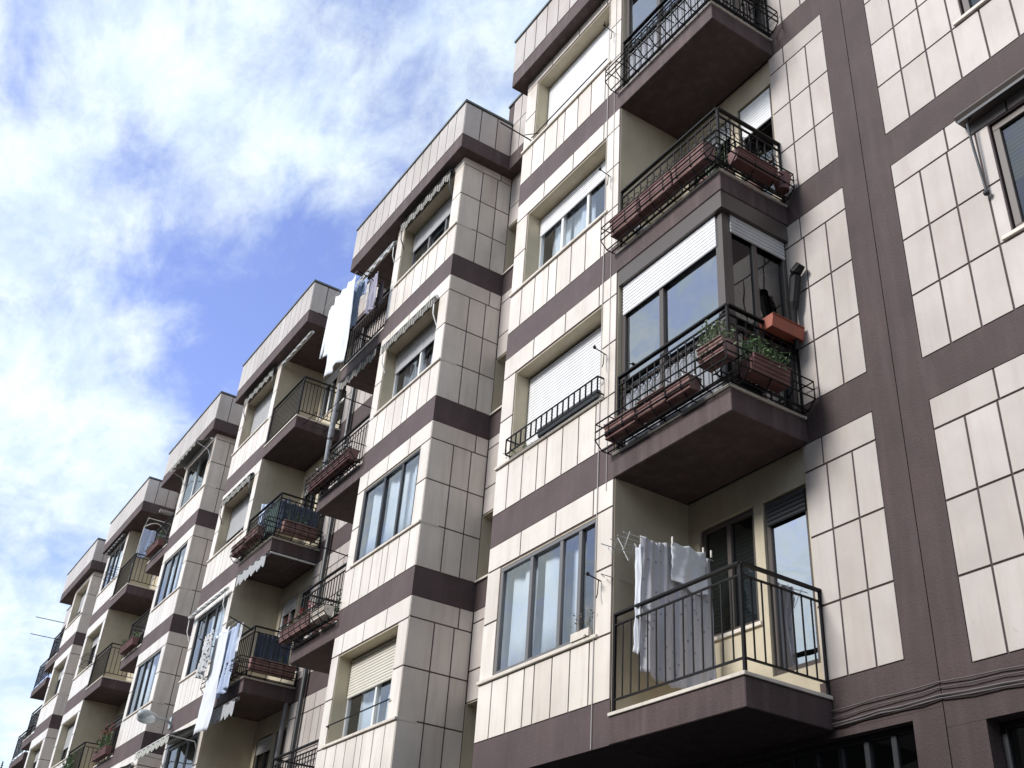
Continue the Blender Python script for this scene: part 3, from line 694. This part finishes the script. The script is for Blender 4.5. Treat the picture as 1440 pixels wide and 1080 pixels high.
# window guard bar and line arm of the top near window
mb = MB(); mb.tube([(-4.93, -1.06, 3*H+.78), (-2.96, -1.06, 3*H+.78)], .009, 6); mb.build('sill_bar', 'iron', main)
mb = MB(); mb.tube([(-5.0, -1.03, 3*H+.80), (-5.12, -1.55, 3*H+.98)], .012, 6); mb.tube([(-5.02, -1.15, 3*H+.86), (-4.65, -.85, 3*H+.82)], .007, 6); mb.build('line_arm', 'iron', main)
t = thing('window_plant', 'spiky potted plant on the inside sill of the lowest sliding window', 'plant', (-3.1, -.93, .72)); mb = MB(); mb.box(-3.32, -3.0, -1.07, -.99, .714, .80); mb.build('pot', 'stone', t)
plant_mb(-3.28, -3.04, -1.06, -1.0, .80, 60, .32, .018, 55).build('foliage', 'dryleaf', t)
# ------------------------------------------------------------------ second bay's balconies (left of its windows)
def balc(bi): g, d = BAYS[bi]; return lambda t: g+d*t
X2 = balc(1)
for k in range(4): balcony_railing(1, k, sp=.11)
def awning(label, x0, x1, z, m, y=-1.07, out=.0, drop=.16, arms=True, cassette='white', scallop=.16, arm_back=.02):
    if x0 > x1: x0, x1 = x1, x0
    t = thing('awning', label, 'awning', ((x0+x1)/2, y, z), 'awnings'); mb = MB()
    mb.tube([(x0, y, z), (x1, y, z)], .035, 10); mb.build('roller', cassette, t, smooth=False)
    zf, yf = z-out*.6, y-.05-out
    if out:
        mb = MB(); mb.grid(lambda i, j: (x0+.02+(x1-x0-.04)*i, y-.02+(yf-y+.02)*j, z+.03+(zf-z-.03)*j-.02*math.sin(j*3.14)), 14, 5); mb.build('canopy', m, t, solid=.005)
    mb = MB(); n = max(3, round((x1-x0)/scallop)); nn = n*6
    def fn(i, j):
        p = (i*n) % 1.0; s = abs(math.sin(math.pi*p))
        return (x0+.02+(x1-x0-.04)*i, yf-.012*math.sin(i*n*3.1), zf-.02-(drop*(.72+.28*s))*j)
    mb.grid(fn, nn, 2); mb.build('valance', m, t, solid=.005)
    mb = MB(); mb.tube([(x0, yf, zf-.015), (x1, yf, zf-.015)], .014, 8); mb.build('front_bar', cassette, t)
    if arms:
        for x in (x0+.04, x1-.04):
            mb = MB(); mb.tube([(x, arm_back+y+.05, z-.55), (x, y-.02, z-.35), (x, yf+.02, zf-.02)], .011, 6); mb.build('arm', cassette, t)
    return t
XW = lambda bi: (balc(bi)(W0), balc(bi)(W1))
awning('dark scalloped awning rolled up over the top window of the second bay', *XW(1), 3*H+2.12, 'awning_dark', drop=.20, cassette='darkframe')
awning('grey scalloped awning rolled up over the upper middle window of the second bay', *XW(1), 2*H+2.10, 'awning_dark', drop=.17, cassette='white')
awning('striped roller awning hung under the roof over the laundry balcony', X2(BB+.1), X2(BE-.05), 3*H+2.02, 'awning_pale', y=-1.0, drop=.10, cassette='wire')
awning('dark scalloped awning rolled under the laundry balcony slab', X2(BB+.1), X2(BE-.05), 3*H-HB-.09, 'awning_dark', y=-1.0, drop=.2, cassette='darkframe', arms=False)
# laundry on the top balcony of the second bay
t = thing('drying_lines', 'outrigger drying lines in front of the top balcony of the second bay', 'clothes lines', (-10.8, -1.3, 3*H+.9)); mb = MB()
for x in (-11.72, -9.95): mb.tube([(x, -.99, 3*H+.80), (x, -1.72, 3*H+.95)], .011, 6)
mb.build('arm', 'iron', t); mb = MB()
for y in (-1.25, -1.4, -1.55, -1.7): mb.tube([(-11.72, y, 3*H+.90+(-1.25-y)*.12), (-9.95, y, 3*H+.90+(-1.25-y)*.12)], .004, 5)
mb.build('line', 'wire', t)
zl = 3*H+.94
hang('work_trousers', 'grey-blue jeans pegged between the white clothes high on the second bay', 'trousers', 'cloth_denim', -10.62, -10.12, -1.50, -1.50, zl+.02, zl-1.0, LG, 2, .035, taper=.45, seed=1)
def sleeves(mb, a, e, nn):
    for s, ln in ((-.06, 1.15),):
        p = a+e*s
        mb.grid(lambda i, j: ((p+e*(.16*(i-.5)-.05*j)).x, (p+nn*(.02*math.sin(i*6))).y, zl-.02-ln*j), 8, 8)
hang('long_sleeved_shirt', 'white long sleeved shirt at the far end of the high washing line', 'shirt', 'cloth_white', -11.32, -10.88, -1.60, -1.60, zl, zl-1.25, LG, 1.1, .02, seed=2, shape=sleeves)
hang('white_sheet', 'big white sheet hanging lowest from the high washing line of the second bay', 'sheet', 'cloth_white', -11.0, -10.1, -1.66, -1.66, zl+.02, zl-1.95, LG, 1.4, .03, seed=3, taper=.12, sway=.12)
hang('blue_towel', 'pale blue towel folded over the high line above the jeans', 'towel', 'cloth_blue', -10.6, -10.05, -1.45, -1.45, zl+.06, zl-.35, LG, 2, .02, seed=5)
hang('lilac_cloth', 'greyish lilac cloth next to the jeans on the high line', 'cloth', 'cloth_lilac', -10.1, -9.78, -1.35, -1.35, zl+.05, zl-.8, LG, 2, .03, seed=6)
hang('dark_shirt', 'dark shirt hanging nearest the second bay on the high line', 'shirt', 'cloth_dark', -10.0, -9.8, -1.2, -1.2, zl-.1, zl-.66, LG, 1.5, .03, seed=7)
# rolled reed blind
t = thing('rolled_blind', 'long grey rolled blind standing between two left balconies of the second bay', 'rolled blind', (-11.55, -1.05, 2*H+.7)); mb = MB()
mb.tube([(-11.72, -1.02, 2*H+.35), (-11.68, -1.03, 2*H+1.2), (-11.60, -1.04, 2*H+2.3)], [.03, .055, .05], 12); mb.build('blind_roll', 'reed', t)
mb = MB()
for zz in (.6, 1.1, 1.7): mb.tube([(-11.71+.035*zz-.0, -1.03, 2*H+zz-.02), (-11.71+.035*zz, -1.03, 2*H+zz+.02)], .06, 12)
mb.build('tie', 'darkframe', t)
# planters of the second bay
rack(1, 2, side=False, t1=BE+.25, y1=-1.3, top=.16)
planter('long brown trough of tangled stems in the rack of the second bay upper balcony', -10.85, -1.18, 2*H-.11, 1.75, GP, m='darkpot', n=420, hgt=.18, size=.02, plant='dryleaf', h=.2, w=.2, flowers='whiteflower', fn=30)
rack(1, 1, side=False, t1=BE+.25, y1=-1.3, top=.14)
planter('red flowered trough along the front of the second bay middle balcony', -11.2, -1.17, H-.10, 1.25, GP, n=240, hgt=.22, size=.022, h=.19, flowers='redflower', fn=70)
planter('pale stone trough at the bay end of the second bay middle balcony', -10.22, -1.17, H-.08, .55, GP, m='stone', n=60, hgt=.14, size=.016, h=.16, plant='dryleaf')
t = thing('hanging_greenery', 'dark leafy climber behind the railing of the second bay middle balcony', 'plant', (-10.6, -.8, H-.13)); mb = MB(); mb.prism([(-.1, 0), (.1, 0), (.12, .2), (-.12, .2)], (-11.2, -.8, H-.13), (1, 0, 0), (0, 1, 0), (0, 0, 1), 1.2); mb.build('trough', 'darkpot', t)
plant_mb(-11.2, -9.98, -.95, -.7, H+.05, 420, .6, .03, 77).build('foliage', 'leaf', t)
# bar in front of the shuttered cream window
mb = MB(); mb.tube([(-9.6, -1.05, .98), (-7.55, -1.05, .98)], .010, 6); mb.tube([(-9.6, -1.05, .98), (-9.6, -1.0, .98)], .01, 6); mb.build('sill_bar', 'iron', main)
# line brackets at the left edge of the second bay
for k in range(1, 4):
    z = lam(k); mb = MB()
    mb.tube([(-9.86, -1.03, z+.95), (-9.95, -1.55, z+1.02)], .010, 6); mb.tube([(-9.95, -1.55, z+1.02), (-11.4, -1.55, z+1.02)], .005, 5); mb.build('line_arm', 'iron', main)
# drain pipe on the recessed wall
mb = MB(); mb.tube([(-13.38, -.075, -HB), (-13.38, -.075, TOPZ)], .05, 10); mb.tube([(-13.38, -.075, 1.2), (-12.2, -.075, 1.2)], .012, 6)
mb.build('drain_pipe', 'darkframe', main)
# ------------------------------------------------------------------ third bay: window and balcony on its right
X3 = balc(2)
for k in range(4): balcony_railing(2, k, sp=.085 if k == 3 else .11)
awning('dark awning rolled over the top window of the third bay', *XW(2), 3*H+2.12, 'awning_dark', drop=.18, cassette='darkframe')
awning('dark awning rolled over the upper middle window of the third bay', *XW(2), 2*H+2.12, 'awning_dark', drop=.18, cassette='darkframe')
awning('pale awning box over the curtained window beside the laundry', X3(.0), X3(W1+.15), H+2.16, 'awning_pale', y=-1.12, drop=.05, cassette='white')
awning('pale striped awning sloping out over the lowest window of the third bay', X3(.1), X3(W1+.1), 2.20, 'awning_stripe', y=-1.07, out=.5, drop=.16, cassette='white')
awning('roller under the roof eaves of the third bay balcony', X3(BB+.05), X3(BE-.1), 3*H+2.10, 'awning_pale', y=-1.0, drop=.05, cassette='wire', arms=False)
awning('white striped valance below the second balcony of the third bay', X3(BB+.2), X3(BE-.02), 2*H-HB-.06, 'awning_pale', y=-1.02, drop=.26, cassette='greyframe', arms=False)
awning('white striped valance below the lowest laundry balcony of the third bay', X3(BB+.2), X3(BE-.02), H-HB-.12, 'awning_pale', y=-1.05, drop=.30, cassette='greyframe', arms=False)
mb = MB(); mb.tube([(X3(BE-.02), -1.0, 2*H-HB-.03), (X3(BE-.02), -.02, 2*H-HB-.03)], .02, 8); mb.build('awning_rail', 'wire', main)
rack(2, 2, y1=-1.25)
planter('faded red trough, outer one in the rack of the third bay upper balcony', -15.55, -1.155, 2*H-.04, .70, GP, n=40, hgt=.1, size=.02, h=.2, plant='dryleaf')
planter('faded red trough, inner one in the rack of the third bay upper balcony', -14.75, -1.155, 2*H-.02, .70, GP, n=60, hgt=.14, size=.02, h=.2, plant='leafpale')
planter('wide brick red trough in the side rack of the third bay upper balcony', -13.94, -.52, 2*H-.02, .72, GP, along='y', h=.24, n=120, hgt=.3, size=.022)
t = thing('laundry_rack', 'thin drying frame sticking out below the top balcony of the third bay', 'drying frame', (-13.7, -.6, 3*H-.3)); mb = MB()
for y in (-.85, -.35): mb.tube([(-14.06, y, 3*H-.32), (-13.2, y, 3*H-.36)], .009, 6)
for x in (-13.9, -13.6, -13.3): mb.tube([(x, -.9, 3*H-.34), (x, -.3, 3*H-.34)], .004, 5)
mb.build('frame_bar', 'iron', t)
hang('green_netting', 'dark green netting tied inside the third bay upper railing', 'netting', 'cloth_green', -14.9, -14.14, -.96, -.96, 2*H+.78, 2*H+.02, 'netting on railings', 4, .015)
hang('blue_curtain', 'dull blue cloth hung inside the side railing of the third bay', 'cloth', 'cloth_navy', -14.13, -14.13, -.93, -.08, 2*H+.76, 2*H+.25, LG, 6, .02)
hang('blue_jacket', 'blue and white washing in the recess of the third bay upper balcony', 'washing', 'cloth_navy', -15.6, -15.1, -.75, -.45, 2*H+1.32, 2*H+.62, LG, 3, .05, seed=9)
hang('light_shirt', 'light blue shirt hanging beside the dark washing in the third bay recess', 'shirt', 'cloth_blue', -15.75, -15.62, -.85, -.7, 2*H+1.30, 2*H+.75, LG, 1, .03, seed=10)
rack(2, 1, y1=-1.25)
planter('dark red trough in the front rack behind the hung washing of the third bay', -14.95, -1.155, H-.04, 1.2, GP, m='darkpot', n=60, hgt=.14, size=.022, h=.2)
planter('wine red trough in the side rack above the striped valance of the third bay', -13.94, -.55, H-.02, .9, GP, along='y', m='terracotta', h=.22, n=50, hgt=.2, size=.024)
# washing in front of the third bay
t = thing('drying_lines', 'outrigger drying lines on the third bay balcony with the long white sheet', 'clothes lines', (-15, -1.3, H+.9)); mb = MB()
for x in (-15.9, -14.15): mb.tube([(x, -.99, H+.80), (x, -1.5, H+.95)], .011, 6)
mb.build('arm', 'iron', t); mb = MB()
for y in (-1.2, -1.3, -1.42): mb.tube([(-15.9, y, H+.92), (-14.15, y, H+.92)], .004, 5)
mb.build('line', 'wire', t)
hang('long_sheet', 'longest pale sheet hanging down past the brown band of the third bay', 'sheet', 'cloth_white', -15.40, -14.62, -1.31, -1.31, H+.93, H-1.02, LG, 1.3, .03, seed=12, taper=.05, sway=-.1)
hang('print_trousers', 'black and white printed trousers over the long pale sheet', 'trousers', 'cloth_pattern', -15.75, -15.2, -1.42, -1.42, H+.98, H+.12, LG, 1.6, .06, seed=13, taper=.1)
hang('blue_sheet', 'pale blue sheet hung right of the long pale sheet', 'sheet', 'cloth_blue', -15.0, -14.28, -1.24, -1.24, H+.92, H-.42, LG, 2.5, .05, seed=14, sway=.12)
hang('thin_cloth', 'short white cloth at the right end of the third bay line', 'cloth', 'cloth_white', -14.3, -14.18, -1.2, -1.2, H+.92, H+.35, LG, 1, .02, seed=15)
hang('dark_cover', 'dark cover hung over the railing behind the third bay washing', 'cover', 'cloth_navy', -14.12, -14.12, -.9, -.2, H+.8, H+.1, LG, 4, .03, seed=16)
mb = MB(); mb.tube([(-14.05, -.1, -HB-.3), (-14.05, -.1, H-HB)], .045, 10); mb.build('drain_pipe', 'greyframe', main)
# ------------------------------------------------------------------ the farther bays
for bi in range(3, 6):
    for k in range(4): balcony_railing(bi, k, sp=.13)
X4, X5, X6 = balc(3), balc(4), balc(5)
awning('white framed awning with crossed arms over the top window of the fourth bay', X4(.1), X4(W1+.1), 3*H+2.12, 'awning_dark', y=-1.1, out=.35, drop=.12, cassette='white')
awning('grey awning rolled over the lowest window of the fourth bay', X4(.2), X4(W1+.1), 2.14, 'awning_dark', y=-1.07, out=.2, drop=.15, cassette='white')
awning('roller awning under the eaves of the fifth bay', X5(0), X5(W1), 3*H+2.2, 'awning_dark', y=-1.1, drop=.05, cassette='greyframe', arms=False)
for k, tt in ((3, 'top'), (2, 'middle')):
    planter(f'dark trough on the {tt} left balcony of the fourth bay', X4(3.5), -1.13, k*H-.1, 1.2, GP, m='darkpot', n=160, hgt=.25, size=.04, h=.2)
planter('trough with red flowers on the lower left balcony of the fourth bay', X4(3.4), -1.13, H-.1, 1.3, GP, m='darkpot', n=260, hgt=.6, size=.04, h=.2, flowers='redflower', fn=50)
planter('leafy green trough on the lower right balcony of the fifth bay', X5(3.4), -1.13, H-.1, 1.4, GP, m='darkpot', n=300, hgt=.6, size=.045, h=.2)
hang('pale_cover', 'pale blue cover draped high on the airer of the fifth bay top balcony', 'cover', 'cloth_blue', X5(BE-.1), X5(BE-.1), -.95, -.25, 3*H+1.75, 3*H+.8, LG, 2, .03, seed=20)
t = thing('folding_airer', 'white tubular folding airer standing on the fifth bay top balcony', 'clothes airer', (X5(BE-.2), -.6, 3*H-.13)); mb = MB()
for y in (-.95, -.25): mb.tube([(X5(BE-.5), y, 3*H-.13), (X5(BE-.15), y, 3*H+1.8), (X5(BE+.15), y, 3*H+2.0)], .016, 6)
mb.tube([(X5(BE-.15), -.95+.7*i/8, 3*H+1.8+.22*math.sin(math.pi*i/8)) for i in range(9)], .018, 6); mb.tube([(X5(BE+.15), -.95, 3*H+2.0), (X5(BE+.15), -.25, 3*H+2.0)], .014, 6)
mb.build('airer_frame', 'wire', t)
for k in (2, 3):
    mb = MB(); g = X5(W0); z = lam(k)
    for q in (.62, .86): mb.tube([(X5(W1-.3), YF-.30, z+q), (X5(BB+.2), YF-.30, z+q)], .008, 5)
    for tq in (W1-.3, W1, BB, BB+.2): mb.tube([(X5(tq), YF+.02, z+.86), (X5(tq), YF-.30, z+.86), (X5(tq), YF-.30, z+.62), (X5(tq), YF+.02, z+.62)], .008, 5)
    mb.build('flower_pot_holder', 'iron', main)
for z in (3*H+.5, 3*H+1.15):
    mb = MB(); mb.tube([(X6(BB+.6), -1.0, z), (X6(BB+1.0), -2.0, z+.1)], .013, 6); mb.build('line_arm', 'iron', main)
# street lamp on a wall bracket
t = thing('street_lamp', 'grey street lamp with a clear bowl on a bracket at the third bay corner', 'street lamp', (-18.36, -1.035, 2.64)); b0 = Vector((-18.36, -1.035, 2.64)); h0 = Vector((-17.98, -1.62, 2.60)); dd = (h0-b0)
mb = MB(); mb.tube([b0, b0+dd*.3+Vector((0, 0, .03)), b0+dd*.62+Vector((0, 0, .02))], [.032, .03, .03], 8); mb.build('bracket', 'lampgrey', t)
mb = MB(); mb.box(b0.x-.07, b0.x+.07, b0.y-.02, b0.y+.03, b0.z-.12, b0.z+.12); mb.build('wall_plate', 'lampgrey', t)
mb = MB(); e = dd.normalized(); L = .62; c0 = b0+dd*.55
mb.tube([c0+e*(L*q) for q in (0, .12, .35, .7, .93, 1.0)], [.035, .07, .105, .12, .09, .03], 12); mb.build('housing', 'lampgrey', t, smooth=True)
mb = MB(); cc = c0+e*(L*.62)+Vector((0, 0, -.06)); mb.ball(cc, .13, 12, 8, (1.0, 1.6, .85)); mb.build('bowl', 'lampglass', t, smooth=True)
# balconies at the far end of the row
for k in range(4):
    z = lam(k); q = MB(); q.box(-42.3, -39.6, -.62, .0, z-HB, z-.15); bo = q.build('balcony', 'slab', main, bevel=.008)
    rail_mb([(-42.27, -.01), (-42.27, -.58), (-39.63, -.58), (-39.63, -.01)], z, z+.85, .14).build('railing', 'iron', bo)
# distant conifer
tp = Vector((-60, 1.5, 8.9)); t = thing('conifer_tree', 'dark pointed conifer far off beyond the end of the row', 'tree', (tp.x, tp.y, GROUND)); rn = random.Random(3)
mb = MB(); mb.tube([(tp.x, tp.y, GROUND), (tp.x, tp.y, tp.z-.2)], [.28, .03], 8); mb.build('trunk', 'bark', t)
mb = MB()
for i in range(5200):
    q = rn.random()**.6; h = tp.z-.05-q*(tp.z-GROUND-2); r = 2.4*q*(.75+.25*math.sin(h*5)); a = rn.uniform(0, 6.283); rr = r*rn.random()**.4
    mb.leaf((tp.x+rr*math.cos(a), tp.y+rr*math.sin(a), h-rr*.25), .05+.16*min(1, q*3), rn)
mb.build('crown', 'needle', t)
# ------------------------------------------------------------------ adjoining building on the right
DZ = -.17
near = apartment('nearest apartment block on the right with a broad brown pilaster and flat cream panels')
nb, ntl, nrm_ = MB(), MB(), MB()
RX0, RX1 = .309, 11.0
WX = [(1.73, 3.45), (5.0, 6.7), (8.2, 9.9)]
for k in range(-1, 6):
    z = lam(k)+DZ
    nb.box(RX0, RX1, .003, .25, z-HB, z)
    if k >= 0:
        cols = [.619+.322*i for i in range(int((RX1-.62)/.322)+1)]
        def cell(a, b, c, e):
            # clip tiles against the window openings
            spans = [(a, b)]
            for p, q in WX:
                if c < z+2.07 and e > z+.75:
                    spans = [(u, min(v, p)) for u, v in spans if u < p] + [(max(u, q), v) for u, v in spans if v > q]
            for u, v in spans:
                if v-u > .03: tx(ntl, 0, u, v, c, e)
        rows(cell, cols, [z, z+.72]); rows(cell, cols, [z+.72, z+1.40, z+2.10]); rows(cell, [.619, 1.285, 1.94, 2.58, 3.22, 3.87, 4.5, 5.15, 5.8, 6.4, 7.1, 7.7, 8.4, 9.0, 9.7, 10.3, RX1], [z+2.10, z+2.414])
        nb.box(RX0, .619, .003, .25, z, z+2.414)
        nb.box(.619, RX1, .012, .25, z, z+.72); nb.box(.619, RX1, .012, .25, z+2.09, z+2.414)
        ed = [.619] + [v for w in WX for v in w] + [RX1]
        for i in range(0, len(ed), 2): nb.box(ed[i], ed[i+1], .012, .25, z+.72, z+2.09)
        for (a, b) in WX:
            w = window(near, a+.012, b-.012, z+.775, z+2.075, .035, 'bronze', 'darkglass', (.5,), fw=.07, shut=.55 if k % 2 else .3, shutter='grey_shutter', curtain=[(.05, .95, 'greycurtain')], sh_off=-.06)
            q = MB(); q.box(a-.10, b+.10, -.035, .24, z+.722, z+.768); q.build('sill', 'stone', w, bevel=.005)
        nrm_.box(RX0, RX1, .26, 3, z-.25, z-.1)
    else:
        nb.box(RX0, .66, .003, .25, GROUND, z-HB); nb.box(3.2, 4.2, .003, .25, GROUND, z-HB); nb.box(7.5, 8.5, .003, .25, GROUND, z-HB); nb.box(10.6, RX1, .003, .25, GROUND, z-HB)
# ground storey: pier beside the joint, then deep set shop windows
nb.box(RX0, .66, .004, .25, GROUND, -HB+DZ-.002)
for a, b in ((.66, 3.2), (4.2, 7.5), (8.5, 10.6)):
    w = window(near, a+.004, b-.004, GROUND+.1, -HB+DZ-.004, .16, 'darkframe', 'darkglass', (.3, .65), curtain=[(.06, .3, 'curtain'), (.5, .9, 'greycurtain')], name='shop_window')
nrm_.box(RX0, RX1, 3, 3.1, GROUND, 17); nrm_.box(RX0, RX1, .26, 3, GROUND, GROUND+.1); nrm_.box(RX0, RX0+.1, .26, 3, GROUND, 17)
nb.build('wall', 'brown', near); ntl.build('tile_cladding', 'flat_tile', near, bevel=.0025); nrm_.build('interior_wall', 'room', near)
mb = MB(); mb.box(RX0-.03, RX1, -.22, .6, 5*H+DZ+2.42, 5*H+DZ+3.4); mb.box(RX0-.05, RX1, -.24, .6, 5*H+DZ+3.402, 5*H+DZ+3.46); mb.build('roof', 'slab', near)
# folded awning over its visible window
t = thing('awning', 'dark folded awning with a hanging arm over the window at the right edge', 'awning', (2.4, -.08, H+DZ+2.25), 'awnings'); zA = H+DZ+2.27
mb = MB(); mb.prism([(0, -.05), (.0, .06), (-.10, .075), (-.16, .0), (-.13, -.05)], (1.5, -.004, zA), (1, 0, 0), (0, 1, 0), (0, 0, 1), 2.1); mb.build('cassette', 'bronze', t, bevel=.006)
mb = MB(); mb.box(1.52, 3.58, -.145, -.125, zA-.085, zA-.052); mb.build('front_bar', 'darkframe', t)
for xx in (1.60, 3.5):
    mb = MB(); mb.tube([(xx+.03, -.10, zA-.06), (xx, -.12, zA-.14), (xx, -.10, zA-.45), (xx, -.045, zA-.94)], .013, 8); mb.ball((xx, -.05, zA-.97), .032, 10, 6); mb.build('arm', 'darkframe', t)
# cables along the foot of the first storey
mb = MB(); rn = random.Random(5)
for (za, zb_, r) in ((-.27, -.255, .006), (-.335, -.30, .005), (-.385, -.36, .010), (-.405, -.385, .007)):
    mb.tube([(-.9+1.22*i/6, -.015-.012*(i % 2), za+(zb_-za)*i/6-.006*math.sin(i*1.7)) for i in range(7)] , r, 6)
mb.build('cable', 'cable', main)
mb = MB()
for (za, zb_, r) in ((-.255, -.42, .006), (-.30, -.46, .005), (-.36, -.52, .010), (-.385, -.55, .007)):
    mb.tube([(.32+2.2*i/8, -.018-.010*(i % 2), za+(zb_-za)*i/8*.75-.006*math.sin(i*2.1)) for i in range(9)], r, 6)
mb.build('cable', 'cable', near)
